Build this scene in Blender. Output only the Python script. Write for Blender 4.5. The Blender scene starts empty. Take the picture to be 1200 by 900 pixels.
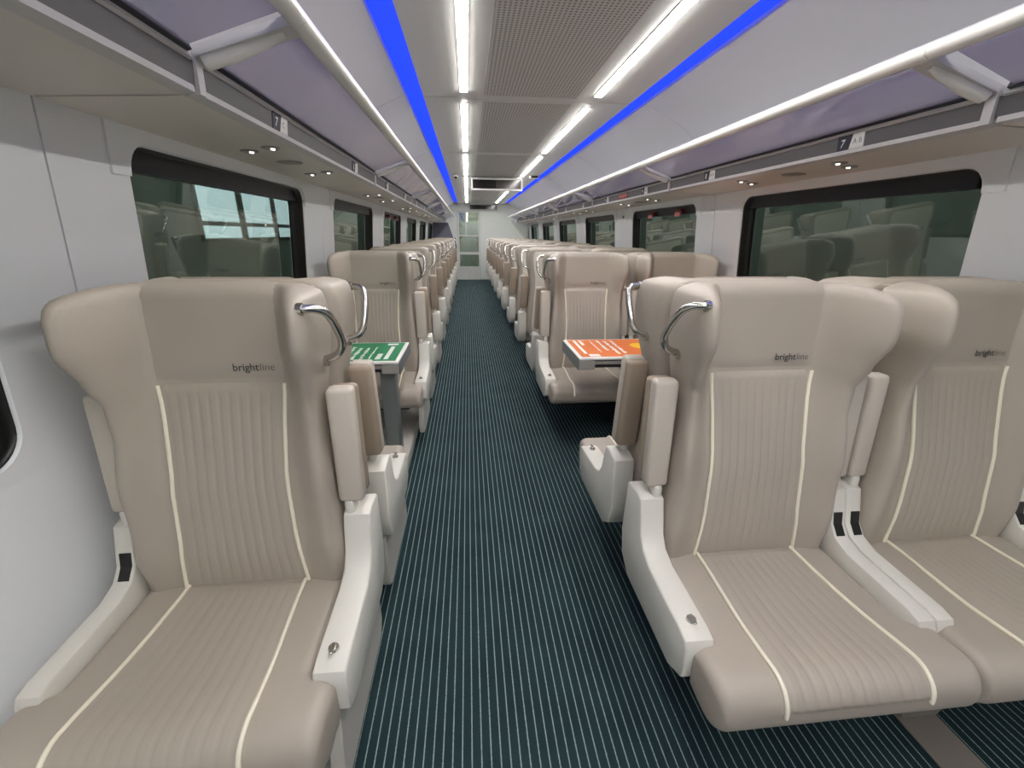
import bpy, bmesh, math, random
from mathutils import Vector, Matrix
random.seed(7)
S = bpy.context.scene
C = S.collection
PI = math.pi

# ------------------------------------------------------------------ camera
CAM = Vector((-0.439, 0.0, 1.43))
yaw, pitch, roll = 0.101, 0.339, 0.009
fwd = Vector((math.sin(yaw)*math.cos(pitch), math.cos(yaw)*math.cos(pitch), -math.sin(pitch)))
rgt = Vector((math.cos(yaw), -math.sin(yaw), 0))
up = rgt.cross(fwd)
r2 = math.cos(roll)*rgt + math.sin(roll)*up
u2 = -math.sin(roll)*rgt + math.cos(roll)*up
cd = bpy.data.cameras.new('camera'); cam = bpy.data.objects.new('camera', cd); C.objects.link(cam)
cd.sensor_width = 36; cd.lens = 500/1200*36; cd.clip_start = 0.02
m = Matrix((r2, u2, -fwd)).transposed().to_4x4(); m.translation = CAM
cam.matrix_world = m
S.camera = cam

# ------------------------------------------------------------------ world, exposure
S.view_settings.view_transform = 'Standard'; S.view_settings.look = 'None'
S.view_settings.gamma = 1; S.view_settings.use_curve_mapping = False
S.view_settings.exposure = 0.5
W = bpy.data.worlds.new('world'); S.world = W; W.use_nodes = True
W.node_tree.nodes['Background'].inputs[0].default_value = (0.68, 0.75, 0.73, 1)
W.node_tree.nodes['Background'].inputs[1].default_value = 1.2
LED_STRENGTH = 33.0
COVE_STRENGTH = 1.15

# ------------------------------------------------------------------ materials
def lin(r, g, b):
    f = lambda c: (c/255/12.92) if c/255 <= .04045 else ((c/255+.055)/1.055)**2.4
    return (f(r), f(g), f(b), 1)

class NT:
    def __init__(s, name):
        s.m = bpy.data.materials.new(name); s.m.use_nodes = True
        s.t = s.m.node_tree; s.n = s.t.nodes; s.l = s.t.links
        s.b = s.n['Principled BSDF']; s.out = s.n['Material Output']
    def new(s, typ, **kw):
        n = s.n.new(typ)
        for k, v in kw.items(): setattr(n, k, v)
        return n
    def link(s, a, b): s.l.new(a, b)
    def math(s, op, a, b=None):
        n = s.n.new('ShaderNodeMath'); n.operation = op
        for i, v in enumerate((a, b)):
            if v is None: continue
            if isinstance(v, (int, float)): n.inputs[i].default_value = v
            else: s.l.new(v, n.inputs[i])
        return n.outputs[0]

def mat(name, col, rough=.5, metal=0, noise=0., nscale=40, bump=0., bscale=300, coat=0., spec=.5):
    q = NT(name); b = q.b
    b.inputs['Base Color'].default_value = col; b.inputs['Roughness'].default_value = rough
    b.inputs['Metallic'].default_value = metal; b.inputs['Specular IOR Level'].default_value = spec
    if coat: b.inputs['Coat Weight'].default_value = coat
    tc = q.new('ShaderNodeTexCoord')
    if noise:
        n = q.new('ShaderNodeTexNoise'); n.inputs['Scale'].default_value = nscale; n.inputs['Detail'].default_value = 4
        q.link(tc.outputs['Object'], n.inputs['Vector'])
        mx = q.new('ShaderNodeMixRGB', blend_type='MULTIPLY'); mx.inputs[0].default_value = 1
        mx.inputs[1].default_value = col
        rp = q.new('ShaderNodeMapRange'); rp.inputs['To Min'].default_value = 1-noise; rp.inputs['To Max'].default_value = 1+noise
        q.link(n.outputs['Fac'], rp.inputs['Value'])
        cb = q.new('ShaderNodeCombineColor')
        for i in range(3): q.link(rp.outputs[0], cb.inputs[i])
        q.link(cb.outputs[0], mx.inputs[2]); q.link(mx.outputs[0], b.inputs['Base Color'])
    if bump:
        n = q.new('ShaderNodeTexNoise'); n.inputs['Scale'].default_value = bscale; n.inputs['Detail'].default_value = 3
        q.link(tc.outputs['Object'], n.inputs['Vector'])
        bp = q.new('ShaderNodeBump'); bp.inputs['Strength'].default_value = bump; bp.inputs['Distance'].default_value = .002
        q.link(n.outputs['Fac'], bp.inputs['Height']); q.link(bp.outputs[0], b.inputs['Normal'])
    return q.m

def emit(name, col, strength):
    q = NT(name); b = q.b
    b.inputs['Base Color'].default_value = (.03, .03, .03, 1); b.inputs['Roughness'].default_value = 1; b.inputs['Specular IOR Level'].default_value = 0
    b.inputs['Emission Color'].default_value = col; b.inputs['Emission Strength'].default_value = strength
    return q.m

M = {}
M['leather'] = mat('taupe_leather', lin(173, 164, 152), .45, noise=.05, nscale=6, bump=.12, bscale=260)
M['cream'] = mat('cream_piping', lin(244, 238, 218), .5)
M['shell'] = mat('back_shell_cream', lin(224, 217, 204), .45, noise=.03, nscale=5)
M['plastic'] = mat('console_plastic', lin(220, 218, 209), .38, noise=.02, nscale=8)
M['underside'] = mat('armrest_underside', lin(198, 190, 178), .5)
M['pad'] = mat('armrest_pad_leather', lin(160, 145, 128), .5, bump=.1)
M['chrome'] = mat('brushed_steel', lin(200, 198, 192), .22, metal=1)
M['black'] = mat('black_plastic', lin(22, 20, 19), .35)
M['ink'] = mat('logo_ink', lin(70, 70, 70), .6)
M['grey'] = mat('pedestal_grey', lin(120, 116, 110), .5, noise=.05)
M['skirt'] = mat('skirt_plastic', lin(196, 192, 184), .45)
M['wall'] = mat('wall_panel', lin(240, 243, 247), .5, noise=.03, nscale=3, bump=.05, bscale=500)
M['ceil'] = mat('ceiling_panel', lin(214, 214, 212), .42, noise=.02, nscale=2)
M['rack'] = mat('rack_alu', lin(205, 203, 202), .38, noise=.02)
M['soffit'] = mat('soffit_panel', lin(222, 217, 208), .45, noise=.03, nscale=3)
M['strip'] = mat('number_strip', lin(98, 96, 98), .5)
M['rail'] = mat('rail_white', lin(236, 234, 230), .25)
M['bezel'] = mat('bezel_grey', lin(150, 146, 140), .4)
M['seam'] = mat('dark_seam', lin(40, 40, 44), .6)
M['gasket'] = mat('window_gasket', lin(20, 22, 21), .35)
M['silver'] = mat('table_silver', lin(178, 178, 174), .35, metal=.5)
M['tablegrey'] = mat('table_end_grey', lin(112, 118, 118), .4)
M['green'] = mat('poster_green', lin(38, 138, 92), .45, noise=.03)
M['orange'] = mat('poster_orange', lin(226, 120, 56), .45, noise=.03)
M['yellow'] = mat('poster_yellow', lin(250, 200, 40), .45)
M['white'] = mat('print_white', lin(240, 240, 236), .5)
M['navy'] = mat('tag_navy', lin(28, 32, 52), .5)
M['taggrey'] = mat('tag_print_grey', lin(110, 110, 112), .5)
M['red'] = mat('emergency_red', lin(120, 26, 30), .5)
M['pink'] = mat('sign_pink', lin(214, 128, 122), .5)
M['bulk'] = mat('bulkhead_pale', lin(236, 241, 234), .45, noise=.02, nscale=2)
M['slate'] = mat('slate_partition', lin(112, 114, 132), .6, noise=.05, nscale=3)
M['doorw'] = mat('door_white', lin(226, 226, 220), .4)
M['screen'] = mat('screen_black', lin(14, 13, 13), .15)
M['screen2'] = mat('screen_grey', lin(60, 56, 54), .15)
M['track'] = mat('floor_track', lin(150, 143, 135), .45, metal=.3)
M['outwall'] = mat('depot_wall', lin(150, 156, 150), .8, noise=.1, nscale=.6)
M['outfloor'] = mat('depot_floor', lin(110, 112, 108), .9, noise=.1, nscale=.8)
M['led'] = emit('led_white', (1, .965, .91, 1), LED_STRENGTH)
M['cove'] = emit('cove_blue', (.012, .045, 1, 1), COVE_STRENGTH)
M['spot'] = emit('reading_led', (1, .97, .92, 1), 1.6)
M['glow'] = emit('bright_panel', (.72, .9, 1, 1), 2.4)  # glow of the stand-in panels outside the left window

def carpet():
    q = NT('striped_carpet'); b = q.b
    tc = q.new('ShaderNodeTexCoord'); sp = q.new('ShaderNodeSeparateXYZ'); q.link(tc.outputs['Object'], sp.inputs[0])
    n = q.new('ShaderNodeTexNoise'); n.inputs['Scale'].default_value = 260; n.inputs['Detail'].default_value = 3
    q.link(tc.outputs['Object'], n.inputs['Vector'])
    wob = q.math('MULTIPLY', q.math('SUBTRACT', n.outputs['Fac'], .5), .004)
    x = q.math('DIVIDE', q.math('ADD', q.math('ADD', sp.outputs[0], 10.0), wob), .0278)
    fr = q.math('FRACT', x)
    st = q.math('LESS_THAN', fr, .13)
    big = q.new('ShaderNodeTexNoise'); big.inputs['Scale'].default_value = 5; big.inputs['Detail'].default_value = 4
    q.link(tc.outputs['Object'], big.inputs['Vector'])
    r1 = q.new('ShaderNodeValToRGB'); q.link(big.outputs['Fac'], r1.inputs[0])
    r1.color_ramp.elements[0].position = .35; r1.color_ramp.elements[0].color = lin(35, 51, 56)
    r1.color_ramp.elements[1].position = .65; r1.color_ramp.elements[1].color = lin(41, 60, 62)
    mx = q.new('ShaderNodeMixRGB'); q.link(st, mx.inputs[0]); q.link(r1.outputs[0], mx.inputs[1])
    mx.inputs[2].default_value = lin(134, 152, 152)
    q.link(mx.outputs[0], b.inputs['Base Color'])
    b.inputs['Roughness'].default_value = .95; b.inputs['Specular IOR Level'].default_value = .1
    bp = q.new('ShaderNodeBump'); bp.inputs['Strength'].default_value = .5; bp.inputs['Distance'].default_value = .003
    q.link(n.outputs['Fac'], bp.inputs['Height']); q.link(bp.outputs[0], b.inputs['Normal'])
    return q.m
M['carpet'] = carpet()

def perforated():
    q = NT('perforated_ceiling'); b = q.b
    tc = q.new('ShaderNodeTexCoord'); sp = q.new('ShaderNodeSeparateXYZ'); q.link(tc.outputs['Object'], sp.inputs[0])
    k = 2*PI/.021
    sx = q.math('SINE', q.math('MULTIPLY', sp.outputs[0], k)); sy = q.math('SINE', q.math('MULTIPLY', sp.outputs[1], k))
    d = q.math('GREATER_THAN', q.math('ADD', sx, sy), .75)
    mx = q.new('ShaderNodeMixRGB'); q.link(d, mx.inputs[0])
    mx.inputs[1].default_value = lin(208, 205, 202); mx.inputs[2].default_value = lin(128, 125, 123)
    q.link(mx.outputs[0], b.inputs['Base Color']); b.inputs['Roughness'].default_value = .5
    return q.m
M['perf'] = perforated()

def schlick(q):
    lw = q.new('ShaderNodeLayerWeight'); lw.inputs['Blend'].default_value = .5
    return q.math('ADD', q.math('MULTIPLY', q.math('POWER', lw.outputs['Facing'], 5.0), .9), .04)

def glass(name, tint, gl, rough=0.0, glcol=(1, 1, 1, 1)):
    q = NT(name); q.n.remove(q.b)
    tr = q.new('ShaderNodeBsdfTransparent'); tr.inputs[0].default_value = tint
    g = q.new('ShaderNodeBsdfGlossy'); g.inputs['Roughness'].default_value = rough; g.inputs[0].default_value = glcol
    f = q.math('MINIMUM', q.math('ADD', schlick(q), gl), 1.0)
    mx = q.new('ShaderNodeMixShader'); q.link(f, mx.inputs[0]); q.link(tr.outputs[0], mx.inputs[1]); q.link(g.outputs[0], mx.inputs[2])
    q.link(mx.outputs[0], q.out.inputs[0])
    return q.m
M['glass'] = glass('tinted_window_glass', lin(186, 192, 187), .17, .02, lin(208, 218, 210))
def shelfglass():
    q = NT('smoked_shelf_glass'); q.n.remove(q.b)
    tr = q.new('ShaderNodeBsdfTransparent'); tr.inputs[0].default_value = lin(220, 217, 225)
    tl = q.new('ShaderNodeBsdfTranslucent'); tl.inputs[0].default_value = lin(224, 220, 231)
    df = q.new('ShaderNodeBsdfDiffuse'); df.inputs[0].default_value = lin(210, 206, 218)
    g = q.new('ShaderNodeBsdfGlossy'); g.inputs['Roughness'].default_value = .04
    m1 = q.new('ShaderNodeMixShader'); m1.inputs[0].default_value = .5; q.link(tl.outputs[0], m1.inputs[1]); q.link(df.outputs[0], m1.inputs[2])
    m2 = q.new('ShaderNodeMixShader'); m2.inputs[0].default_value = .5; q.link(tr.outputs[0], m2.inputs[1]); q.link(m1.outputs[0], m2.inputs[2])
    m3 = q.new('ShaderNodeMixShader'); q.link(q.math('ADD', schlick(q), .05), m3.inputs[0]); q.link(m2.outputs[0], m3.inputs[1]); q.link(g.outputs[0], m3.inputs[2])
    q.link(m3.outputs[0], q.out.inputs[0]); return q.m
M['rackglass'] = shelfglass()
M['doorglass'] = glass('door_glass', lin(190, 196, 190), .1)

# ------------------------------------------------------------------ mesh helpers
def mesh_from(bm, name, smooth=None):
    bmesh.ops.recalc_face_normals(bm, faces=bm.faces[:])
    me = bpy.data.meshes.new(name); bm.to_mesh(me); bm.free()
    if smooth is not None:
        for p in me.polygons: p.use_smooth = True
        me.set_sharp_from_angle(angle=math.radians(smooth))
    return me

def ob(name, me, material, parent=None, loc=None, kind=None):
    o = bpy.data.objects.new(name, me); C.objects.link(o)
    if material is not None and not me.materials: me.materials.append(material)
    if parent: o.parent = parent
    if loc: o.location = loc
    if kind: o['kind'] = kind
    return o

def tag(o, label, cat, group=None):
    o['label'] = label; o['category'] = cat
    if group: o['group'] = group
    return o

def thing(name, label, cat, loc=(0, 0, 0), rz=0, group=None):
    o = bpy.data.objects.new(name, None); C.objects.link(o); o.empty_display_size = .1
    o.location = loc; o.rotation_euler = (0, 0, rz)
    return tag(o, label, cat, group)

def holder(name, loc=(0, 0, 0)):
    o = bpy.data.objects.new(name, None); C.objects.link(o); o.location = loc; o['kind'] = 'structure'
    return o

def box(bm, x0, x1, y0, y1, z0, z1, bev=0, seg=2):
    r = bmesh.ops.create_cube(bm, size=1)
    vs = r['verts']
    for v in vs:
        v.co = Vector((x0+(v.co.x+.5)*(x1-x0), y0+(v.co.y+.5)*(y1-y0), z0+(v.co.z+.5)*(z1-z0)))
    if bev:
        es = list({e for v in vs for e in v.link_edges})
        bmesh.ops.bevel(bm, geom=es, offset=bev, segments=seg, profile=.5, affect='EDGES')
    return bm

def boxmesh(name, x0, x1, y0, y1, z0, z1, bev=0, seg=2):
    bm = bmesh.new(); box(bm, x0, x1, y0, y1, z0, z1, bev, seg)
    return mesh_from(bm, name, 40 if bev else None)

def prism(poly, axis, a, b, bev=0, seg=2, bm=None):
    """poly in the two other axes, extruded along axis from a to b"""
    bm = bm or bmesh.new()
    def P(p, t):
        if axis == 'x': return Vector((t, p[0], p[1]))
        if axis == 'y': return Vector((p[0], t, p[1]))
        return Vector((p[0], p[1], t))
    A = [bm.verts.new(P(p, a)) for p in poly]; B = [bm.verts.new(P(p, b)) for p in poly]
    n = len(poly)
    fs = [bm.faces.new(A), bm.faces.new(B[::-1])]
    for i in range(n): fs.append(bm.faces.new((A[i], B[i], B[(i+1) % n], A[(i+1) % n])))
    bmesh.ops.recalc_face_normals(bm, faces=fs)
    if bev:
        es = list(set(fs[0].edges) | set(fs[1].edges))
        bmesh.ops.bevel(bm, geom=es, offset=bev, segments=seg, profile=.5, affect='EDGES')
    return bm

def tube(pts, r, n=8, bm=None, cap=True):
    bm = bm or bmesh.new()
    pts = [Vector(p) for p in pts]; rings = []
    prev = None
    for i, p in enumerate(pts):
        t = (pts[min(i+1, len(pts)-1)] - pts[max(i-1, 0)]).normalized()
        ref = prev if prev is not None else (Vector((0, 0, 1)) if abs(t.z) < .9 else Vector((1, 0, 0)))
        s = (ref - t*ref.dot(t)).normalized(); prev = s; q = t.cross(s)
        rr = r[i] if isinstance(r, (list, tuple)) else r
        rings.append([bm.verts.new(p + rr*(math.cos(2*PI*k/n)*s + math.sin(2*PI*k/n)*q)) for k in range(n)])
    for a, b in zip(rings, rings[1:]):
        for k in range(n): bm.faces.new((a[k], a[(k+1) % n], b[(k+1) % n], b[k]))
    if cap: bm.faces.new(rings[0][::-1]); bm.faces.new(rings[-1])
    return bm

def smooth_path(pts, n=8):
    out = []; P = [Vector(p) for p in pts]
    for i in range(len(P)-1):
        p0 = P[max(i-1, 0)]; p1 = P[i]; p2 = P[i+1]; p3 = P[min(i+2, len(P)-1)]
        for k in range(n):
            t = k/n
            out.append(.5*((2*p1)+(p2-p0)*t+(2*p0-5*p1+4*p2-p3)*t*t+(3*p1-p0-3*p2+p3)*t**3))
    out.append(P[-1]); return out

def lerp_tab(tab, z):
    if z <= tab[0][0]: return tab[0][1]
    for (a, va), (b, vb) in zip(tab, tab[1:]):
        if z <= b:
            t = (z-a)/(b-a); t = t*t*(3-2*t)
            return va+(vb-va)*t
    return tab[-1][1]

def lint(tab, z):
    if z <= tab[0][0]: return tab[0][1]
    for (a, va), (b, vb) in zip(tab, tab[1:]):
        if z <= b: return va+(vb-va)*(z-a)/(b-a)
    return tab[-1][1]

def sst(t):
    t = max(0., min(1., t)); return t*t*(3-2*t)

def grid(bm, rows):
    """rows of vectors -> quad surface, returns vertex rows"""
    V = [[bm.verts.new(p) for p in r] for r in rows]
    for a, b in zip(V, V[1:]):
        for i in range(len(a)-1): bm.faces.new((a[i], a[i+1], b[i+1], b[i]))
    return V

_txt = {}
def text_geo(s, size, offset=0.0):
    key = (s, size, offset)
    if key in _txt: return _txt[key]
    cu = bpy.data.curves.new('t', 'FONT'); cu.body = s; cu.size = size; cu.offset = offset; cu.resolution_u = 3
    o = bpy.data.objects.new('t', cu); C.objects.link(o)
    dg = bpy.context.evaluated_depsgraph_get(); e = o.evaluated_get(dg); me = e.to_mesh()
    v = [(p.co.x, p.co.y) for p in me.vertices]; f = [tuple(p.vertices) for p in me.polygons]
    e.to_mesh_clear(); bpy.data.objects.remove(o); bpy.data.curves.remove(cu)
    _txt[key] = (v, f); return _txt[key]

def add_text(bm, s, size, fn, offset=0.0):
    v, f = text_geo(s, size, offset)
    V = [bm.verts.new(fn(x, y)) for x, y in v]
    for q in f:
        try: bm.faces.new([V[i] for i in q])
        except ValueError: pass
    return max(x for x, y in v) if v else 0

# ================================================================== SETTING
P0, PITCH = 1.27, 2.095            # module joint and pitch
KS = range(-4, 6)
YB, YA = 14.38, P0-4*PITCH         # far bulkhead, wall behind the camera
FLOORHW = 1.52

# floor
fl = ob('floor', boxmesh('floor', -FLOORHW, FLOORHW, YA, YB, -.05, 0), M['carpet'], kind='structure')

# left plinth under the single seats
ob('trim_1', boxmesh('plinth', -1.52, -.85, YA, 13.4, 0.0, .085, .008), M['skirt'], kind='structure')

# ---- walls with window openings
ZT, ZBEND, XT, XBOT = 1.745, .86, 1.445, 1.52
def wx(z):
    return XBOT if z <= ZBEND else XBOT+(XT-XBOT)*(z-ZBEND)/(ZT-ZBEND)
WY0, WW, WZ0, WZ1 = 1.545, 1.475, .90, 1.68
def rrect(y0, y1, z0, z1, r, n=8):
    pts = []
    for cy, cz, a0 in ((y1-r, z1-r, 0), (y0+r, z1-r, 90), (y0+r, z0+r, 180), (y1-r, z0+r, 270)):
        for i in range(n+1):
            a = math.radians(a0+90*i/n); pts.append((cy+r*math.cos(a), cz+r*math.sin(a)))
    return pts

def wall_panel_mesh(hole, y0, y1):
    bm = bmesh.new()
    outer = [(y0, ZBEND), (y1, ZBEND), (y1, ZT), (y0, ZT)]
    if hole:
        hp = rrect(*hole, .085)
        ov = [bm.verts.new((wx(z), y, z)) for y, z in outer]; hv = [bm.verts.new((wx(z), y, z)) for y, z in hp]
        es = [bm.edges.new((ov[i], ov[(i+1) % 4])) for i in range(4)] + [bm.edges.new((hv[i], hv[(i+1) % len(hv)])) for i in range(len(hv))]
        bmesh.ops.triangle_fill(bm, use_beauty=True, use_dissolve=False, edges=es)
        # white bevelled lip turning into the opening
        n = len(hv); cy, cz = (hole[0]+hole[1])/2, (hole[2]+hole[3])/2
        lip = [bm.verts.new((wx(v.co.z)+.008, cy+(v.co.y-cy)*.995, cz+(v.co.z-cz)*.991)) for v in hv]
        for i in range(n): bm.faces.new((hv[i], hv[(i+1) % n], lip[(i+1) % n], lip[i]))
    else:
        bm.faces.new([bm.verts.new((wx(z), y, z)) for y, z in outer])
    # lower skirt of the panel
    a = [bm.verts.new((wx(0), y0, 0)), bm.verts.new((wx(0), y1, 0)), bm.verts.new((wx(0), y1, ZBEND)), bm.verts.new((wx(0), y0, ZBEND))]
    bm.faces.new(a)
    # edges returning outward so joints read as gaps
    for y in (y0, y1):
        for z0, z1 in ((0, ZBEND), (ZBEND, ZT)):
            bm.faces.new([bm.verts.new(p) for p in ((wx(z0), y, z0), (wx(z0)+.03, y, z0), (wx(z1)+.03, y, z1), (wx(z1), y, z1))])
    me = mesh_from(bm, 'wall_panel'); return me

def flipx(me, name):
    m2 = me.copy(); m2.name = name
    for v in m2.vertices: v.co.x = -v.co.x
    m2.flip_normals(); return m2

def header_mesh(y0, y1):
    """raised trim over each window with short legs beside the top corners"""
    hp = rrect(y0, y1, WZ0, WZ1, .085)
    topc = [p for p in hp if p[1] >= 1.5]     # right->left over the top
    zl = 1.585
    poly = [(y1+.075, zl), (y1+.002, zl)] + [(p[0], p[1]+.002) for p in topc] + [(y0-.002, zl), (y0-.075, zl), (y0-.075, ZT-.004), (y1+.075, ZT-.004)]
    bm = bmesh.new()
    A = [bm.verts.new((wx(z)-.001, y, z)) for y, z in poly]; B = [bm.verts.new((wx(z)-.007, y, z)) for y, z in poly]
    n = len(poly)
    bm.faces.new(B)
    for i in range(n): bm.faces.new((A[i], A[(i+1) % n], B[(i+1) % n], B[i]))
    bmesh.ops.triangulate(bm, faces=[f for f in bm.faces if len(f.verts) > 4])
    return mesh_from(bm, 'window_header')

def gasket_mesh(y0, y1):
    bm = bmesh.new()
    specs = [(0.0, .006), (.020, .012), (.075, .018), (.078, .030)]
    rings = []
    for dx, ins in specs:
        pts = rrect(y0+ins, y1-ins, WZ0+ins, WZ1-ins, .08)
        rings.append([bm.verts.new((wx(z)+.006+dx, y, z)) for y, z in pts])
    n = len(rings[0])
    for a, b in zip(rings, rings[1:]):
        for i in range(n): bm.faces.new((a[i], a[(i+1) % n], b[(i+1) % n], b[i]))
    # flat flange around so that no light slips past
    out = [bm.verts.new((wx(z)+.03, y, z)) for y, z in rrect(y0-.02, y1+.02, WZ0-.02, WZ1+.02, .1)]
    for i in range(n): bm.faces.new((out[i], out[(i+1) % n], rings[1][(i+1) % n], rings[1][i]))
    return mesh_from(bm, 'gasket', 30)

def pane_mesh(y0, y1):
    bm = bmesh.new()
    pts = rrect(y0+.012, y1-.012, WZ0+.012, WZ1-.012, .08)
    A = [bm.verts.new((wx(z)+.086, y, z)) for y, z in pts]; B = [bm.verts.new((wx(z)+.092, y, z)) for y, z in pts]
    n = len(A); bm.faces.new(A); bm.faces.new(B[::-1])
    for i in range(n): bm.faces.new((A[i], A[(i+1) % n], B[(i+1) % n], B[i]))
    return mesh_from(bm, 'pane')

def blind_mesh(y0, y1):
    bm = bmesh.new()
    prism([(wx(1.62)+.028, 1.605), (wx(1.62)+.074, 1.605), (wx(1.66)+.072, 1.668), (wx(1.66)+.036, 1.668)], 'y', y0+.045, y1-.045, .004, 1, bm)
    return mesh_from(bm, 'roller_blind')

wl = {-1: holder('wall_left'), 1: holder('wall_right')}
base = {}
Yp = 0.0
hole = (WY0-P0, WY0-P0+WW, WZ0, WZ1)
mp = wall_panel_mesh(hole, .003, PITCH-.003)
hm, gm, pm, bmn = (f(hole[0], hole[1]) for f in (header_mesh, gasket_mesh, pane_mesh, blind_mesh))
SIDE = {1: dict(p=mp, h=hm, g=gm, n=pm, b=bmn)}
SIDE[-1] = {k: flipx(v, v.name) for k, v in SIDE[1].items()}
h2 = (hole[0]+.11, hole[1]+.11, WZ0, WZ1)
NEAR = {'p': wall_panel_mesh(h2, .003, PITCH-.003), 'h': header_mesh(h2[0], h2[1]), 'g': gasket_mesh(h2[0], h2[1]), 'n': pane_mesh(h2[0], h2[1]), 'b': blind_mesh(h2[0], h2[1])}
NEAR = {1: NEAR, -1: {k: flipx(v, v.name) for k, v in NEAR.items()}}
wn = 0
back_seal = boxmesh('seam_backing', XBOT+.03, XBOT+.034, -.02, .02, 0, ZT)
for sd in (-1, 1):
    seal = back_seal if sd == 1 else flipx(back_seal, 'seam_backing')
    for k in KS:
        y = P0+PITCH*k
        Q = NEAR[sd] if k == -1 else SIDE[sd]
        ob('wall_panel', Q['p'], M['wall'], wl[sd], (0, y, 0))
        ob('joint_strip', seal, M['seam'], wl[sd], (0, y, 0))
        wn += 1
        w = holder('window_%d' % wn, (0, y, 0))
        w['label'] = 'tinted train window in black rubber gasket, %s wall, bay %d' % ('left' if sd < 0 else 'right', k+5)
        ob('pane', Q['n'], M['glass'], w)
        ob('gasket', Q['g'], M['gasket'], w)
        ob('roller_blind', Q['b'], M['gasket'], w)
        ob('window_header', Q['h'], M['wall'], w)
    # plain last panel up to the bulkhead
    pl = wall_panel_mesh(None, P0+PITCH*6+.003, YB)
    ob('wall_panel', pl if sd == 1 else flipx(pl, 'wall_panel'), M['wall'], wl[sd])
    # upper wall behind the racks
    bm = bmesh.new(); x0, x1 = sorted((sd*1.445, sd*1.50)); box(bm, x0, x1, YA, YB, ZT-.004, 2.06)
    ob('upper_panel', mesh_from(bm, 'upper_panel'), M['wall'], wl[sd])
    ob('baseboard_left' if sd < 0 else 'baseboard_right', boxmesh('bb', *sorted((sd*1.505, sd*1.52)), YA, YB, .0, .12), M['skirt'], kind='structure')

# wall behind the camera
ob('wall_behind', boxmesh('wall_behind', -1.52, 1.52, YA-.05, YA, 0, 2.4), M['wall'], kind='structure')

# ---- ceiling
ce = holder('ceiling')
HC, CIN, COUT, ZC = .71, .71, .83, 2.29
def side_panel_mesh(y0, y1):
    prof = [(COUT-.004, 2.318), (COUT, 2.296), (COUT+.02, 2.286), (.95, 2.245), (1.1, 2.17), (1.25, 2.07), (1.36, 1.98), (1.46, 1.90)]
    bm = bmesh.new()
    rows = [[Vector((x, y, z)) for x, z in prof] for y in (y0, y1)]
    grid(bm, rows)
    for y in (y0, y1):
        for (xa, za), (xb, zb) in zip(prof[1:], prof[2:]):
            bm.faces.new([bm.verts.new(p) for p in ((xa, y, za), (xb, y, zb), (xb, y, zb+.02), (xa, y, za+.02))])
    return mesh_from(bm, 'ceiling_side_panel', 25)
G = .003
spm = {1: side_panel_mesh(G, PITCH-G)}; spm[-1] = flipx(spm[1], 'ceiling_side_panel')
cpm = prism([(-HC, ZC), (HC, ZC), (HC, ZC+.02), (-HC, ZC+.02)], 'y', G, PITCH-G)
cpm = mesh_from(cpm, 'ceiling_panel')
pfm = boxmesh('perforated_panel', -.31, .31, .06, PITCH-.08, ZC-.003, ZC+.001)
cov = {}
bm = bmesh.new(); grid(bm, [[Vector((CIN-.002, y, 2.293)), Vector((.77, y, 2.304)), Vector((COUT-.003, y, 2.312))] for y in (.0, PITCH)])
cov[1] = mesh_from(bm, 'cove_light_strip'); cov[-1] = flipx(cov[1], 'cove_light_strip')
ledm = boxmesh('led', -.023, .023, .135, PITCH-.155, ZC-.010, ZC-.002, .003, 1)
ledf = boxmesh('led_frame', -.028, .028, .125, PITCH-.145, ZC-.004, ZC+.001)
seamy = boxmesh('ceiling_seam', -HC, HC, -.02, .02, ZC+.012, ZC+.016)
ORD = ['first', 'second', 'third', 'fourth', 'fifth', 'sixth', 'seventh', 'eighth', 'ninth', 'tenth', 'eleventh', 'twelfth', 'thirteenth', 'fourteenth']
def BAY(k): return '%s bay behind the camera' % ORD[-2-k] if k < -1 else '%s bay from the camera' % ORD[k+1]
for k in list(KS)+[6]:
    y = P0+PITCH*k
    if k == 6:
        # short closing bay before the bulkhead
        L = YB-y
        ob('ceiling_panel', mesh_from(prism([(-HC, ZC-.016), (-.35, ZC), (.35, ZC), (HC, ZC-.016), (HC, ZC+.02), (-HC, ZC+.02)], 'y', G, L), 'ceiling_panel'), M['ceil'], ce, (0, y, 0))
        sm = side_panel_mesh(G, L); ob('ceiling_side_panel', sm, M['ceil'], ce, (0, y, 0)); ob('ceiling_side_panel', flipx(sm, 'csp'), M['ceil'], ce, (0, y, 0))
        continue
    ob('ceiling_panel', cpm, M['ceil'], ce, (0, y, 0))
    ob('perforated_panel', pfm, M['perf'], ce, (0, y, 0))
    ob('joint_strip', seamy, M['seam'], ce, (0, y, 0))
    for sd in (-1, 1):
        ob('ceiling_side_panel', spm[sd], M['ceil'], ce, (0, y, 0))
        nm = 'left' if sd < 0 else 'right'
        t = thing('ceiling_light', 'long white ceiling light bar, %s row, %s' % (nm, BAY(k)), 'light', (sd*.44, y, 0), 0, 'white ceiling light bars')
        ob('diffuser', ledm, M['led'], t); ob('light_frame', ledf, M['rail'], t)
        cv = ob('cove_light', cov[sd], M['cove'], None, (0, y, 0))
        tag(cv, 'glowing blue ceiling cove strip, %s side, %s' % (nm, BAY(k)), 'light strip', 'blue cove light strips')
# sealed roof above the cove gaps
ob('trim_2', boxmesh('roof_seal', -1.5, 1.5, YA, YB, 2.335, 2.36), M['seam'], kind='structure')

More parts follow.
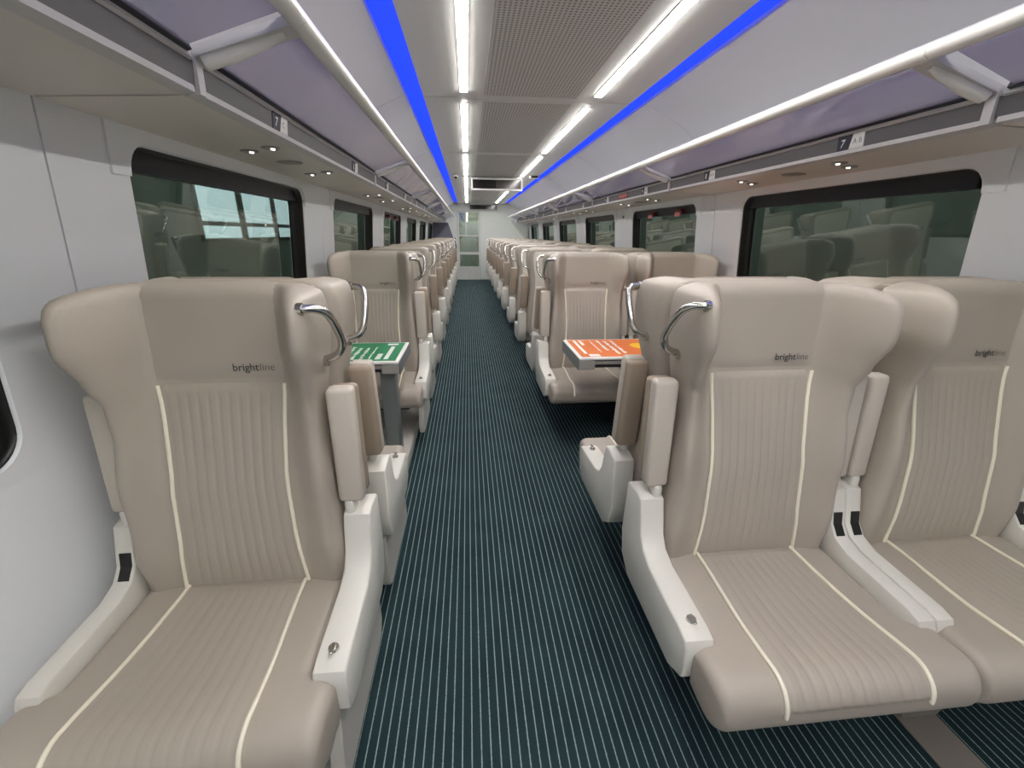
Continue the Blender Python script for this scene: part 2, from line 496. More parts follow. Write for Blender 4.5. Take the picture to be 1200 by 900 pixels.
# ---- far bulkhead with door
DX0, DX1, DZ = -.76, -.02, 2.09
bk = holder('wall_back')
bm = bmesh.new()
for a in ((DX1, 1.52, 0, 2.34), (-1.52, DX0, 0, 2.34), (DX0, DX1, DZ, 2.34)): box(bm, a[0], a[1], YB, YB+.04, a[2], a[3])
ob('bulkhead_panel', mesh_from(bm, 'bulkhead'), M['bulk'], bk)
d = holder('door_1', (0, YB, 0))
for nm, a in (('door_frame', (DX0, DX0+.06, 0, DZ)), ('door_frame', (DX1-.07, DX1, 0, DZ)), ('door_frame', (DX0+.06, DX1-.07, DZ-.06, DZ)), ('door_rail', (DX0+.06, DX1-.07, .78, .86)), ('door_rail', (DX0+.06, DX1-.07, 1.33, 1.37)), ('door_rail', (DX0+.06, DX1-.07, .33, .41))):
    ob(nm, boxmesh(nm, a[0], a[1], -.015, .03, a[2], a[3], .004, 1), M['doorw'], d)
for i in range(3):
    x = DX0+.062+i*.2
    ob('kick_panel', boxmesh('kick', x, x+.196, -.002, .03, .02, .33, .004, 1), M['doorw'], d)
for z0, z1 in ((.41, .78), (.86, 1.33), (1.37, DZ-.06)):
    ob('pane', boxmesh('pane', DX0+.06, DX1-.07, .008, .014, z0, z1), M['doorglass'], d)
ob('glazing_bar', boxmesh('bar', DX0+.27, DX0+.295, -.004, .02, 1.37, DZ-.06), M['doorw'], d)
# vestibule seen through the glass
vs = holder('wall_vestibule')
bm = bmesh.new(); box(bm, -1.2, .6, YB+1.6, YB+1.65, 0, 2.3); box(bm, -1.25, -1.2, YB+.04, YB+1.65, 0, 2.3); box(bm, .6, .65, YB+.04, YB+1.65, 0, 2.3); box(bm, -1.2, .6, YB+.04, YB+1.6, 2.25, 2.3); box(bm, -1.2, .6, YB+.04, YB+1.6, -.05, 0)
ob('vestibule_panel', mesh_from(bm, 'vestibule'), M['bulk'], vs)
ob('vestibule_cabinet', boxmesh('vc', -.35, .1, YB+1.1, YB+1.59, 0, 1.85, .01), M['bulk'], vs)
vl = thing('vestibule_fill', 'unseen fill light added in the vestibule behind the glass end door', 'light', (-.45, YB+.8, 2.235))  # unseen fill light, added so the door panes look brighter
ob('diffuser', boxmesh('vd', -.06, .06, -.25, .25, 0, .01), M['led'], vl)

# slate partition on the left and slanted closet on the right
pt = mesh_from(prism([(-1.515, 0), (-.92, 0), (-.86, .3), (-.86, 1.3), (-1.0, 1.72), (-1.515, 1.72)], 'y', 13.5, 13.56, .006, 1), 'partition', 40)
tag(ob('partition', pt, M['slate']), 'dark slate partition standing left of the end door', 'partition')
ct = mesh_from(prism([(1.44, .02), (1.44, 1.72), (.90, 1.93), (1.0, 1.72), (1.34, 1.30), (1.34, .02)], 'y', 14.0, 14.37, .006, 1), 'wing', 40)  # slanted wing panel, added where the end wall turns greyer
tag(ob('end_wing', ct, M['bulk']), 'pale wedge-shaped closet panel under the right rack at the far end', 'wing')
hr = tube(smooth_path([(-.82, 13.60, 1.30), (-.795, 13.60, 1.1), (-.79, 13.60, .7), (-.795, 13.60, .25), (-.82, 13.60, .0)], 6), .018, 8)
tag(ob('hand_rail', mesh_from(hr, 'hand_rail', 60), M['seam']), 'dark upright hand rail beside the end door', 'rail')

# ---- display screens
def screen(label, x0, x1, y, z0, z1, depth, split):
    t = thing('display_screen', label, 'screen', ((x0+x1)/2, y, z0))
    w = (x1-x0)/2; h = z1-z0
    bm = bmesh.new()
    box(bm, -w, w, .01, depth, 0, h, .006, 1)
    for a in ((-w, w, 0, .025), (-w, w, h-.025, h), (-w, -w+.025, .025, h-.025), (w-.025, w, .025, h-.025)): box(bm, a[0], a[1], -.008, .012, a[2], a[3])
    ob('housing', mesh_from(bm, 'housing'), M['rack'], t)
    if split:
        ob('screen_panel', boxmesh('s1', -w+.026, -.02, .004, .012, .026, h-.026), M['screen'], t)
        ob('screen_panel', boxmesh('s2', -.02, w-.026, .003, .012, .026, h-.026), M['screen2'], t)
    else: ob('screen_panel', boxmesh('s1', -w+.026, w-.026, .004, .012, .026, h-.026), M['screen'], t)
screen('wide black display hanging from the ceiling in a white frame, nearer of two', -.36, .47, 7.55, 2.085, 2.268, .16, True)
screen('wide black display above the end door, farther of two', -.38, .50, YB-.09, 2.10, 2.28, .085, False)

# small ceiling devices
cm = thing('ceiling_camera', 'small black dome camera on the ceiling left of the display', 'camera', (-.60, 7.4, 2.255))
ob('mount', boxmesh('mount', -.035, .035, -.05, .05, 0, .035, .01), M['ceil'], cm)
bm = bmesh.new(); bmesh.ops.create_uvsphere(bm, u_segments=12, v_segments=8, radius=.026); ob('dome', mesh_from(bm, 'dome', 60), M['screen'], cm, (0, -.02, .0))
cm = thing('ceiling_sensor', 'flat sensor box with dark lens on the ceiling right of the display', 'sensor', (.62, 7.3, 2.245))
ob('housing', boxmesh('mount', -.07, .07, -.05, .05, 0, .04, .01), M['doorw'], cm)
ob('lens', boxmesh('lens', -.055, .055, -.056, -.048, .005, .03), M['screen'], cm)

# ================================================================== LUGGAGE RACKS
RZ, RX = 1.905, .815     # front rail
def rack_parts():
    d = {}
    L0, L1 = .006, PITCH-.006
    d['front_rail'] = mesh_from(prism([(RX-.012, RZ-.010), (RX+.004, RZ-.020), (RX+.03, RZ-.016), (RX+.04, RZ+.002), (RX+.03, RZ+.022), (RX+.006, RZ+.024), (RX-.010, RZ+.010)], 'y', 0.001, PITCH-.001), 'front_rail', 70)
    d['glass_shelf'] = mesh_from(prism([(RX+.03, RZ-.004), (1.062, 1.828), (1.066, 1.836), (RX+.034, RZ+.004)], 'y', .075, PITCH-.035), 'glass_shelf')
    d['glass_edge'] = mesh_from(prism([(1.060, 1.824), (1.072, 1.820), (1.076, 1.832), (1.066, 1.838)], 'y', .05, PITCH-.02), 'glass_edge')
    d['shelf_frame'] = mesh_from(prism([(1.070, 1.812), (1.078, 1.806), (1.092, 1.838), (1.074, 1.836)], 'y', L0, L1), 'shelf_frame')
    d['number_strip'] = mesh_from(prism([(1.082, 1.756), (1.096, 1.756), (1.094, 1.812), (1.076, 1.810)], 'y', .032, PITCH+.004), 'number_strip')
    d['strip_frame'] = mesh_from(prism([(1.078, 1.742), (1.110, 1.736), (1.112, 1.752), (1.080, 1.757)], 'y', L0, L1), 'strip_frame')
    d['soffit_panel'] = mesh_from(prism([(1.104, 1.738), (1.444, 1.724), (1.444, 1.735), (1.104, 1.75)], 'y', L0, L1), 'soffit_panel')
    d['shelf_floor'] = mesh_from(prism([(1.095, 1.825), (1.443, 1.80), (1.443, 1.812), (1.095, 1.84)], 'y', L0, L1), 'shelf_floor')
    bm = prism([(1.074, 1.742), (1.10, 1.742), (1.096, 1.838), (1.07, 1.83)], 'y', .007, .034)
    d['end_post'] = mesh_from(bm, 'end_post')
    bm = bmesh.new()
    prism([(RX+.03, RZ-.016), (1.075, 1.818), (1.08, 1.838), (RX+.03, RZ+.006)], 'y', .007, .074, 0, 1, bm)
    d['bracket_plate'] = mesh_from(bm, 'bracket_plate')
    bm = tube([(1.062, .036, 1.822), (1.0, .036, 1.838), (.92, .036, 1.864), (.868, .036, 1.884)], [.024, .022, .017, .010], 10)
    d['bracket'] = mesh_from(bm, 'bracket', 60)
    # reading light bodies
    bm = bmesh.new(); bmesh.ops.create_cone(bm, cap_ends=True, segments=16, radius1=.030, radius2=.034, depth=.008)
    d['light_bezel'] = mesh_from(bm, 'light_bezel', 40)
    bm = bmesh.new(); bmesh.ops.create_cone(bm, cap_ends=True, segments=12, radius1=.008, radius2=.010, depth=.010)
    d['light_lens'] = mesh_from(bm, 'light_lens', 40)
    bm = bmesh.new(); bmesh.ops.create_cone(bm, cap_ends=True, segments=20, radius1=.055, radius2=.058, depth=.004)
    d['speaker_grille'] = mesh_from(bm, 'speaker_grille', 40)
    return d
RP = {1: rack_parts()}; RP[-1] = {k: flipx(v, v.name) for k, v in RP[1].items()}
RM = dict(front_rail='rail', glass_shelf='rackglass', glass_edge='seam', shelf_frame='rack', number_strip='strip', strip_frame='rack', soffit_panel='soffit', shelf_floor='rack', end_post='rack', bracket_plate='rack', bracket='rail')
def soffz(x): return 1.738-(abs(x)-1.104)/(1.444-1.104)*.014
for sd in (-1, 1):
    for k in KS:
        nm = 'left' if sd < 0 else 'right'
        y = P0+PITCH*k
        t = thing('luggage_rack', 'overhead luggage rack with smoked glass shelf, %s side, %s' % (nm, BAY(k)), 'luggage rack', (0, y, 0), 0, 'overhead luggage racks')
        sp = None
        for p, mt in RM.items():
            q = ob(p, RP[sd][p], M[mt], t)
            if p == 'soffit_panel': sp = q
            if p == 'number_strip': ns = q
        for yy in (.66, 1.36):
            for dx, dy in ((1.185, 0), (1.29, .06)):
                x = sd*dx
                b = ob('reading_light_bezel', RP[1]['light_bezel'], M['bezel'], sp, (x, yy+dy, soffz(x)-.002))
                ob('reading_light_lens', RP[1]['light_lens'], M['spot'], sp, (x-sd*.012, yy+dy-.008, soffz(x)-.006))
        ob('speaker_grille', RP[1]['speaker_grille'], M['bezel'], sp, (sd*1.25, 1.02, soffz(1.25)-.001))
        # seat number plates, one per row
        for j in range(2):
            row = 7+2*k+j
            if row < 1: continue
            yc = .50+j*1.05
            fx = lambda z: sd*(1.082-(z-1.756)/(1.810-1.756)*.006-.0015)
            z0, z1 = 1.758, 1.809
            # reading direction: towards -y on the right side when seen from the aisle, +y on the left
            def Pt(a, z, off=0): return Vector((fx(z)-sd*off, yc-sd*a, z))
            def plate(a0, a1, b0, b1, off): 
                bm = bmesh.new()
                f = [bm.verts.new(Pt(a, z, off)) for a, z in ((a0, z0), (a1, z0), (b1, z1), (b0, z1))]
                g = [bm.verts.new(Pt(a, z, off-.003)) for a, z in ((a0, z0), (a1, z0), (b1, z1), (b0, z1))]
                bm.faces.new(f); bm.faces.new(g[::-1])
                for i in range(4): bm.faces.new((f[i], f[(i+1) % 4], g[(i+1) % 4], g[i]))
                return mesh_from(bm, 'plate')
            ob('number_plate', plate(-.062, -.005, -.062, .010, .001), M['navy'], ns)
            ob('letter_plate', plate(-.005, .062, .010, .062, .001), M['white'], ns)
            bm = bmesh.new(); add_text(bm, str(row), .040, lambda u, v: Pt(-.048+u+.2*v if row < 10 else -.06+u, 1.768+v, .0022), .0006)
            ob('number_print', mesh_from(bm, 'number_print'), M['white'], ns)
            bm = bmesh.new()
            for i, ch in enumerate('AB' if sd > 0 else 'C'):
                add_text(bm, ch, .026, lambda u, v: Pt(.014+i*.026+u, 1.774+v, .0022))
            ob('letter_print', mesh_from(bm, 'letter_print'), M['taggrey'], ns)

# red emergency sign on the right strip
sg = thing('emergency_sign', 'small red label stuck on the right rack strip beyond seat number 9', 'sign', (0, 4.40, 1.783))
ob('plate', boxmesh('sgp', 1.0735, 1.077, -.13, .13, -.022, .022), M['red'], sg)
bm = bmesh.new()
for i in range(8):
    box(bm, 1.0725, 1.0737, -.115+i*.029, -.115+i*.029+.018, -.012, .012)
ob('print', mesh_from(bm, 'sgt'), M['pink'], sg)

# small notice on the right pillar between the second and third windows
nt = thing('notice_plate', 'tiny white notice plate on the right pillar beyond the second window', 'notice', (1.453, 5.40, 1.585))
ob('plate', boxmesh('np', -.003, .003, -.05, .05, 0, .09), M['white'], nt)
ob('print', boxmesh('npr', -.0038, -.0028, -.03, .03, .03, .06), M['taggrey'], nt)
# red window-release handles
def release(label, sd, y):
    t = thing('window_release', label, 'handle', (sd*1.46, y, 1.61), 0, 'red emergency window releases')
    ob('handle', boxmesh('rh', *sorted((-sd*.012, sd*.03)), -.06, .06, .008, .040, .008), M['red'], t)
    ob('label_plate', boxmesh('rl', *sorted((-sd*.016, -sd*.011)), -.05, .05, -.020, .010), M['pink'], t)
release('red window release handle at the second right window, nearer one', 1, 3.97)
release('red window release handle at the second right window, farther one', 1, 4.58)
release('red window release handle at the third left window, nearer one', -1, 6.15)
release('red window release handle at the third left window, farther one', -1, 6.75)

# ================================================================== SEATS
ZCU = .45
HW = [(.42, .283), (.55, .283), (.75, .270), (.92, .258), (1.0, .258), (1.07, .268), (1.13, .279), (1.19, .284), (1.24, .283), (1.275, .274), (1.30, .252)]
YC = [(.42, .0), (.55, .0), (.75, .022), (1.0, .085), (1.06, .096), (1.15, .103), (1.3, .114)]
BO = [(.42, -.020), (.6, -.040), (.9, -.082), (1.0, -.102), (1.08, -.135), (1.16, -.170), (1.25, -.170), (1.30, -.145)]
BS = [(.42, .16), (.95, .155), (1.08, .15), (1.2, .15), (1.3, .155)]
YBK = [(.42, .150), (.7, .166), (1.0, .182), (1.3, .195)]
ZR, RT, DT = 1.265, .035, .034
def topd(z):
    sn = max(0., min(1., (z-ZR)/RT)); return DT*(1-math.sqrt(1-sn*sn)), sn
def F(x, z):
    t = (abs(x)-lerp_tab(BS, z))/.115
    return lint(YC, z)+lerp_tab(BO, z)*sst(t)
def edge(x, w, r):
    e = max(0., min(1., (abs(x)-(w-r))/r)); return r*(1-math.sqrt(max(0., 1-e*e)))

NX = 44
def section(z, d=0.):
    w = lerp_tab(HW, z)-d*.8
    xs = [w*math.sin(PI/2*(-1+2*i/NX)) for i in range(NX+1)]
    fr = [Vector((x, F(x, z)+d+edge(x, w, .05), z)) for x in xs]
    bk = [Vector((x, lint(YBK, z)-d-edge(x, w, .045), z)) for x in xs]
    return fr, bk

def backrest_mesh():
    bm = bmesh.new(); secs = []
    for i in range(5):
        th = PI/2*(1-i/4); d = .03*(1-math.cos(th)); secs.append((.425+.02*(1-math.sin(th)), d))
    z = .46
    while z < 1.262: secs.append((z, 0)); z += .025
    for i in range(8):
        th = PI/2*i/7; secs.append((ZR+RT*math.sin(th), DT*(1-math.cos(th))))
    loops = []
    for z, d in secs:
        fr, bk = section(z, d); loops.append([bm.verts.new(p) for p in fr]+[bm.verts.new(p) for p in reversed(bk)])
    n = len(loops[0])
    for a, b in zip(loops, loops[1:]):
        for i in range(n): bm.faces.new((a[i], a[(i+1) % n], b[(i+1) % n], b[i]))
    for lp in (loops[0], loops[-1]):
        for i in range(NX): bm.faces.new((lp[i], lp[i+1], lp[n-2-i], lp[n-1-i]))
    return mesh_from(bm, 'backrest', 60)

INW = [(.44, .172), (.60, .157), (.8, .150), (.95, .155), (1.05, .163)]
def patch(z0, z1, hw, nu, nz, h, flute=0, nf=0, over=False):
    bm = bmesh.new(); rows = []
    for j in range(-1, nz+2):
        v = min(1, max(0, j/nz)); z = z0+(z1-z0)*(math.sin(PI/2*v) if over else v); w = hw(z); td, sn = topd(z)
        row = []
        for i in range(-1, nu+2):
            u = min(1, max(0, i/nu)); x = w*(2*u-1)
            e = min(u, 1-u)*2*w; ev = (v if over else min(v, 1-v))*(z1-z0)
            hh = h*min(1, math.sqrt(max(0, min(e, ev))/.012))
            if flute:
                ph = (u*nf) % 1.0
                g = math.exp(-((ph-.5)/.13)**2)
                hh -= flute*g*sst(ev/.05)
            if i in (-1, nu+1) or j in (-1, nz+1): hh = -.006
            row.append(Vector((x, F(x, z)+td-hh*(1-sn*.7), z+hh*sn)))
        rows.append(row)
    grid(bm, rows)
    return mesh_from(bm, 'patch', 70)

def piping_mesh(s):
    pts = [(s*lint(INW, z)*1.0, F(s*lint(INW, z), z)-.0035, z) for z in [.442+.598*i/30 for i in range(31)]]
    return mesh_from(tube(pts, .0056, 6), 'piping', 80)

def logo_mesh():
    bm = bmesh.new()
    x0, z0, size = .034, 1.075, .0285
    fn = lambda u, v: Vector((x0+u, F(x0+u, z0+v)-.0078, z0+v))
    w = add_text(bm, 'bright', size, fn, .0003)
    x0b = x0+w+.0015
    add_text(bm, 'line', size, lambda u, v: Vector((x0b+u, F(x0b+u, z0+v)-.0078, z0+v)), -.0004)
    return mesh_from(bm, 'logo')

# cushion
CW = [(-.50, .3395), (-.335, .3395), (-.295, .284), (.1, .284)]
def ctop(y): return ZCU-.004+.010*sst((-y-.25)/.2)-.004*sst((-y)/.2)*sst((.4+y)/.2)
def cbot(y): return .325 if y > -.3 else .325-.010*sst((-y-.3)/.1)
NOSE0, NR = -.405, .062
def cstations():
    st = [(.06-.02*i, 0., .06-.02*i) for i in range(3)]
    y = 0.0
    while y > -.27: st.append((y, 0., y)); y -= .03
    y = -.285
    while y > NOSE0+.001: st.append((y, 0., y)); y -= .008
    for i in range(9):
        th = PI/2*i/8; st.append((NOSE0-NR*math.sin(th), NR*(1-math.cos(th)), NOSE0))
    return st
def cushion_mesh():
    bm = bmesh.new(); loops = []; N = 40
    for y, d, y0 in cstations():
        w = lerp_tab(CW, y0)-d*.35; zt = ctop(y0)-d; zb = cbot(y0)+d*.85
        xs = [w*math.sin(PI/2*(-1+2*i/N)) for i in range(N+1)]
        loops.append([bm.verts.new((x, y, zt-edge(x, w, .032))) for x in xs]+[bm.verts.new((x, y, zb+edge(x, w, .02))) for x in reversed(xs)])
    n = len(loops[0])
    for a, b in zip(loops, loops[1:]):
        for i in range(n): bm.faces.new((a[i], a[(i+1) % n], b[(i+1) % n], b[i]))
    for lp in (loops[0], loops[-1]):
        for i in range(N): bm.faces.new((lp[i], lp[i+1], lp[n-2-i], lp[n-1-i]))
    return mesh_from(bm, 'cushion', 60)
def siw(y): return .163+.022*sst(-y/.45)
def cpath():
    """(y, z, normal) along the cushion centre line, rear to under the nose"""
    out = []
    y = -.004
    while y > NOSE0: out.append((y, ctop(y), 0, 1)); y -= .012
    for i in range(11):
        th = math.radians(95*i/10)
        out.append((NOSE0-NR*math.sin(th), ctop(NOSE0)-NR*(1-math.cos(th)), -math.sin(th), math.cos(th)))
    return out
def seat_insert_mesh():
    bm = bmesh.new(); rows = []; nu, nf = 72, 12; cp = cpath(); L = len(cp)
    for j, (y, z, ny, nz) in enumerate(cp):
        row = []; w = siw(y)
        for i in range(-1, nu+2):
            u = min(1, max(0, i/nu)); x = w*(2*u-1); e = min(u, 1-u)*2*w
            hh = .004*min(1, math.sqrt(e/.012)); ph = (u*nf) % 1
            hh -= .0026*math.exp(-((ph-.5)/.13)**2)*sst(j/4)
            if i in (-1, nu+1) or j in (0, L-1): hh = -.005
            row.append(Vector((x, y+ny*hh, z+nz*hh)))
        rows.append(row)
    grid(bm, rows); return mesh_from(bm, 'seat_insert', 70)
def seat_piping_mesh(s):
    pts = [(s*siw(y), y+ny*.0035, z+nz*.0035) for y, z, ny, nz in cpath()]
    return mesh_from(tube(pts, .0056, 6), 'piping', 80)

# side consoles (profile in y, z)
CON = [(.138, .640), (.055, .655), (.024, .645), (.008, .59), (-.006, .535), (-.034, .500), (-.085, .482), (-.29, .472), (-.322, .463),
       (-.332, .44), (-.326, .345), (-.26, .31), (.06, .315), (.125, .36), (.148, .45)]
def console_mesh(s, x0, x1, full=True):
    a, b = sorted((s*x0, s*x1))
    return mesh_from(prism(CON, 'x', a, b, .007, 2), 'console', 45)
def socket_mesh(s):
    a, b = sorted((s*.295, s*.325))
    return mesh_from(prism([(-.031, .504), (-.0085, .533), (.0005, .572), (.03, .572), (.03, .504)], 'x', a, b), 'socket')
def hinge_mesh(s):
    bm = bmesh.new(); a, b = sorted((s*.290, s*.322))
    box(bm, a, b, .030, .080, .620, .690, .014, 3); return mesh_from(bm, 'hinge', 45)
def paddle_mesh(s, y0, y1, z0, z1, x0, x1, bev):
    bm = bmesh.new(); a, b = sorted((s*x0, s*x1)); box(bm, a, b, y0, y1, z0, z1, bev, 3)
    for v in bm.verts:
        t = (v.co.z-z0)/(z1-z0); v.co.y += .022*t-.004; v.co.x += -s*.004*t
    return mesh_from(bm, 'armrest', 45)
def bolt_mesh():
    bm = bmesh.new(); bmesh.ops.create_cone(bm, cap_ends=True, segments=14, radius1=.014, radius2=.012, depth=.006)
    box(bm, -.005, .005, -.022, .008, .002, .010, .002, 1)
    return mesh_from(bm, 'bolt', 40)
def handle_mesh(s):
    p = [(s*.252, -.024, 1.258), (s*.286, -.020, 1.258), (s*.309, -.010, 1.255), (s*.324, .008, 1.241), (s*.331, .040, 1.203), (s*.331, .072, 1.160), (s*.326, .080, 1.136), (s*.306, .087, 1.113), (s*.258, .092, 1.098)]
    bm = tube(smooth_path(p, 5), .0105, 10)
    for q, dr in ((p[0], 1), (p[-1], 1)):
        tube([Vector(q)+Vector((s*(.016), 0, 0)), Vector(q)+Vector((s*.028, 0, 0))], .015, 10, bm)
    return mesh_from(bm, 'grab_handle', 60)
def shell_mesh():
    bm = bmesh.new(); rows = []
    for j in range(17):
        z = .40+.885*j/16; w = lerp_tab(HW, z)-.035
        row = []
        for i in range(13):
            u = i/12; x = w*(2*u-1)
            inset = .0 if (0 < i < 12 and 0 < j < 16) else -.012
            row.append(Vector((x, lint(YBK, z)+.007+inset, z)))
        rows.append(row)
    grid(bm, rows); return mesh_from(bm, 'back_shell', 60)
def skirt_mesh(s):
    poly = [(-.34, .092), (-.36, .13), (-.33, .325), (.05, .33), (.12, .345), (.125, .14), (.105, .105), (.085, .092)]
    a, b = sorted((s*.300, s*.335)); return mesh_from(prism(poly, 'x', a, b, .005, 1), 'skirt', 40)
def pan_mesh():
    return boxmesh('seat_pan', -.25, .25, -.38, .10, .285, .332, .01)
def ped_mesh():
    bm = bmesh.new()
    poly = [(-.062, .0), (.062, .0), (.085, .05), (.13, .27), (-.13, .27), (-.085, .05)]
    prism(poly, 'y', -.29, .10, .006, 1, bm); return mesh_from(bm, 'pedestal', 40)

_mc = {}
def cm_(key, fn):
    if key not in _mc: _mc[key] = fn()
    return _mc[key]

def seat(label, X, Y, rz, aisle, group, left=False):
    """aisle: local side (+1/-1) that faces the aisle, 0 for a window seat"""
    t = thing('passenger_seat', label, 'seat', (X, Y, 0), rz, group)
    b = ob('backrest', cm_('back', backrest_mesh), M['leather'], t)
    ob('headrest_panel', cm_('head', lambda: patch(1.053, 1.2995, lambda z: .163, 20, 22, .005, over=True)), M['leather'], b)
    ob('back_insert', cm_('ins', lambda: patch(.435, 1.041, lambda z: lint(INW, z), 72, 26, .005, .0024, 12)), M['leather'], b)
    for s in (-1, 1): ob('piping', cm_(('pip', s), lambda: piping_mesh(s)), M['cream'], b)
    ob('logo', cm_('logo', logo_mesh), M['ink'], b)
    ob('back_shell', cm_('shell', shell_mesh), M['shell'], b)
    c = ob('cushion', cm_('cush', cushion_mesh), M['leather'], t)
    ob('seat_insert', cm_('sins', seat_insert_mesh), M['leather'], c)
    for s in (-1, 1): ob('piping', cm_(('spip', s), lambda: seat_piping_mesh(s)), M['cream'], c)
    ob('seat_pan', cm_('pan', pan_mesh), M['black'], t)
    for s in (-1, 1):
        out = (s == aisle)
        k = ob('console', cm_(('con', s, out), lambda: console_mesh(s, .286, .364) if out else console_mesh(s, .287, .3395)), M['plastic'], t)
        if out:
            ob('bolt', cm_('bolt', bolt_mesh), M['chrome'], k, (s*.322, -.268, .476))
        else:
            ob('socket', cm_(('sock', s), lambda: socket_mesh(s)), M['black'], k)
        ob('hinge', cm_(('hin', s), lambda: hinge_mesh(s)), M['plastic'], k)
        a = ob('armrest', cm_(('arm', s, out), lambda: paddle_mesh(s, .034, .084, .683, 1.028, .277, .350 if out else .337, .014)), M['underside'], t)
        ob('armrest_pad', cm_(('pad', s, out), lambda: paddle_mesh(s, .078, .120, .687, 1.023, .276, .352 if out else .338, .016)), M['pad'], a)
    if aisle:
        ob('grab_handle', cm_(('gh', aisle), lambda: handle_mesh(aisle)), M['chrome'], t)
    if left: ob('skirt', cm_(('sk', aisle), lambda: skirt_mesh(aisle)), M['skirt'], t)
    return t

XL, XR1, XR2 = -1.110, .445, 1.126
YJ, MID, RP_ = 1.072, 1.278, 1.05
rows = [(YJ, 0, 'facing the camera in the nearest row'), (2*MID-YJ, PI, 'facing away, second row from the camera'),
        (YJ+2.06, 0, 'facing the camera behind the tables'), (2*(MID+2.06)-(YJ+2.06), PI, 'facing away, just behind the table seats')]
for i in range(1, 10):
    rows.append((rows[3][0]+RP_*i, PI, 'facing away, %s row from the camera' % ORD[i+3]))
for y, rz, txt in rows:
    g = 'taupe leather train seats'
    f = 1 if rz == 0 else -1
    seat('single taupe leather seat left of the aisle, '+txt, XL, y, rz, f, g, left=True)
    seat('taupe leather aisle seat on the right, '+txt, XR1, y, rz, -f, g)
    q = ob('seat_pedestal', cm_('ped', ped_mesh), M['grey'], None, (.93, y, .0125)); q.rotation_euler.z = rz
    tag(q, 'grey pedestal under the right seat pair '+txt, 'pedestal', 'pedestals under the right seats')
    seat('taupe leather window seat on the right, '+txt, XR2, y, rz, 0, g)

# floor track under the right seats
tag(ob('floor_track', boxmesh('track', .865, .995, YA+.1, 13.9, .0005, .012, .003, 1), M['track']), 'grey metal seat track on the carpet under the right seats', 'track')

# ================================================================== TABLES
def table(label, x_in, x_out, sd, colour, leg_label):
    """x_in aisle end, x_out wall end, sd = direction from aisle to wall"""
    y0, y1, zt = 2.375, 2.835, .74
    t = thing('fold_table', label, 'table', (x_in, y0, 0))
    D = y1-y0; L = abs(x_out-x_in)
    X = lambda a, b: sorted((sd*a, sd*b))
    ob('table_top', boxmesh('top', *X(0, L), 0, D, zt-.016, zt, .004, 1), M['white'], t)
    e = ob('table_end', boxmesh('end', *X(0, .10), .002, D-.002, zt-.075, zt-.017, .004, 1), M['silver'], t)
    ob('end_cap', boxmesh('cap', *X(-.004, .001), .0, D, zt-.076, zt-.004, .002, 1), M['tablegrey'], e)
    ob('under_bar', boxmesh('bar', *X(.101, L), .02, .07, zt-.05, zt-.026, .003, 1), M['silver'], t)
    ob('folded_leaf', boxmesh('leaf', *X(.101, L), .035, D-.035, zt-.072, zt-.0165), M['seam'], t)
    ob('leg', boxmesh('leg', *(X(.05, .14) if sd < 0 else X(.50, .59)), D/2-.11, D/2+.0, .0 if sd > 0 else .086, zt-.07, .012, 3), M['tablegrey'], t)
    p = ob('poster', boxmesh('poster', *X(.022, L-.03), .018, D-.018, zt, zt+.0015), M[colour], t)
    return t, p, y0, zt, L, D
def bars(p, items, sd, z, matname, name, wordy=False):
    for a0, a1, b0, b1 in items:
        x0, x1 = sorted((sd*a0, sd*a1)); bm = bmesh.new()
        if wordy:                                   # one printed line: upright strokes standing on a thin base
            b = b0
            w = .009
            while b < b1-.004:
                lo = random.choice((0, .25, .25)); hi = random.choice((1, .75, .75))
                box(bm, x0+(x1-x0)*lo, x0+(x1-x0)*hi, b, b+w*.9, z, z+.0006); b += w+random.choice((0, 0, .001, .008))
        else: box(bm, x0, x1, b0, b1, z, z+.0006)
        q = ob(name, mesh_from(bm, name), M[matname], p)
        if wordy: q['kind'] = 'stuff'
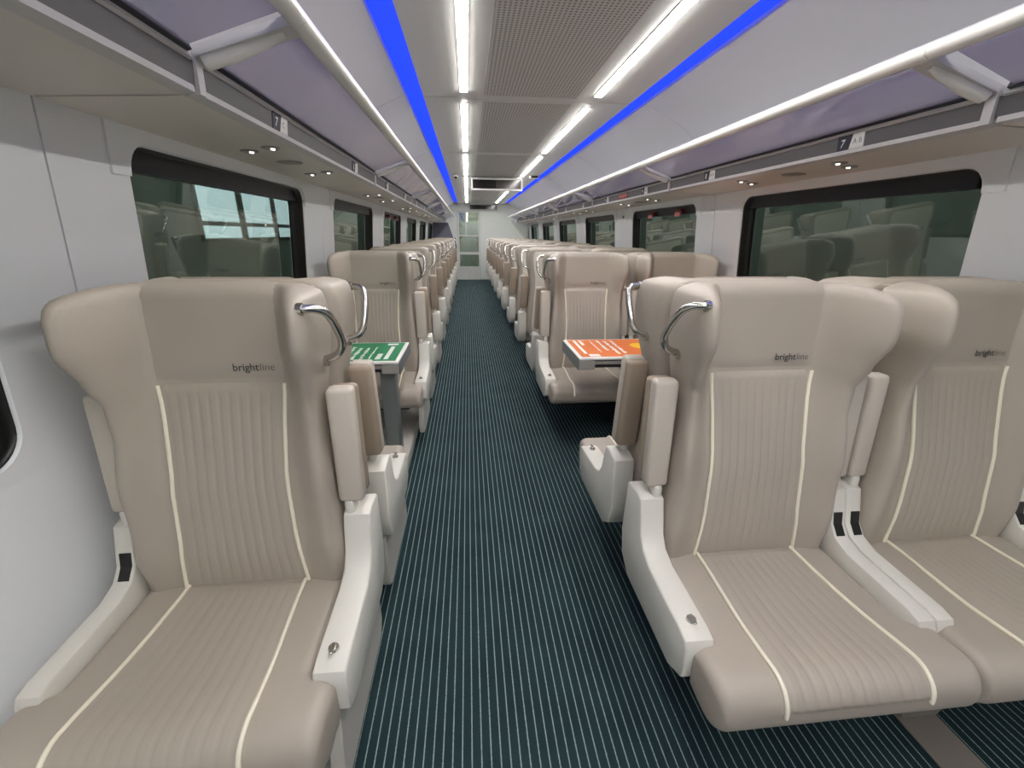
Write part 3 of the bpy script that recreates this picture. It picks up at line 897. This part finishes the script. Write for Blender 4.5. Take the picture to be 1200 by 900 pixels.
t, p, y0, zt, L, D = table('fold-out table with green printed top, left of the aisle', -.845, -1.45, -1, 'green', '')
z = zt+.0015
bars(p, [(.07, .095, .05, .34), (.115, .145, .05, .17), (.06, .125, .375, .415)], -1, z, 'white', 'printed_block')
bars(p, [(.175, .186, .05, .33), (.215, .24, .05, .31), (.262, .287, .05, .31), (.308, .333, .05, .34)], -1, z, 'white', 'printed_lines', True)
bars(p, [(.39, .46, .20, .27)], -1, z, 'white', 'printed_shape')
t, p, y0, zt, L, D = table('fold-out table with orange printed top, right of the aisle', .20, 1.45, 1, 'orange', '')
bars(p, [(.055, .074, .09, .42), (.092, .112, .30, .42), (.075, .14, .025, .075)], 1, z, 'white', 'printed_block')
bars(p, [(.165, .176, .12, .41), (.21, .235, .16, .41), (.257, .282, .07, .41), (.304, .329, .09, .41)], 1, z, 'white', 'printed_lines', True)
bm = bmesh.new(); bmesh.ops.create_cone(bm, cap_ends=True, segments=28, radius1=.07, radius2=.07, depth=.0008)
ob('printed_disc', mesh_from(bm, 'printed_disc'), M['yellow'], p, (.475, .26, z+.0005))

# ================================================================== OUTSIDE
for sd, xw in ((-1, -5.2), (1, 4.6)):
    x0, x1 = sorted((xw, xw+sd*.2))
    o = ob('wall_depot_left' if sd < 0 else 'wall_depot_right', boxmesh('depot', x0, x1, -12, 30, -1.2, 5), M['outwall'], kind='structure')
ob('floor_depot', boxmesh('depotfloor', -9, 9, -14, 32, -1.3, -1.2), M['outfloor'], kind='structure')
for i in range(3):  # glowing panels added to give bright patches in the left window
    y = 9.3+i*1.62
    o = thing('bright_panel', 'glowing stand-in panel outside the first left window, %s of three' % ORD[i], 'opening', (-5.17, y, 1.30), 0, 'glowing panels outside')
    ob('frame', boxmesh('of', -.02, .03, -.72, .72, -.05, .95, .01, 1), M['outfloor'], o)
    ob('pane', boxmesh('op', .03, .04, -.66, .66, .0, .22), M['glow'], o)
    ob('pane', boxmesh('op2', .03, .04, -.66, .66, .30, .90), M['glow'], o)
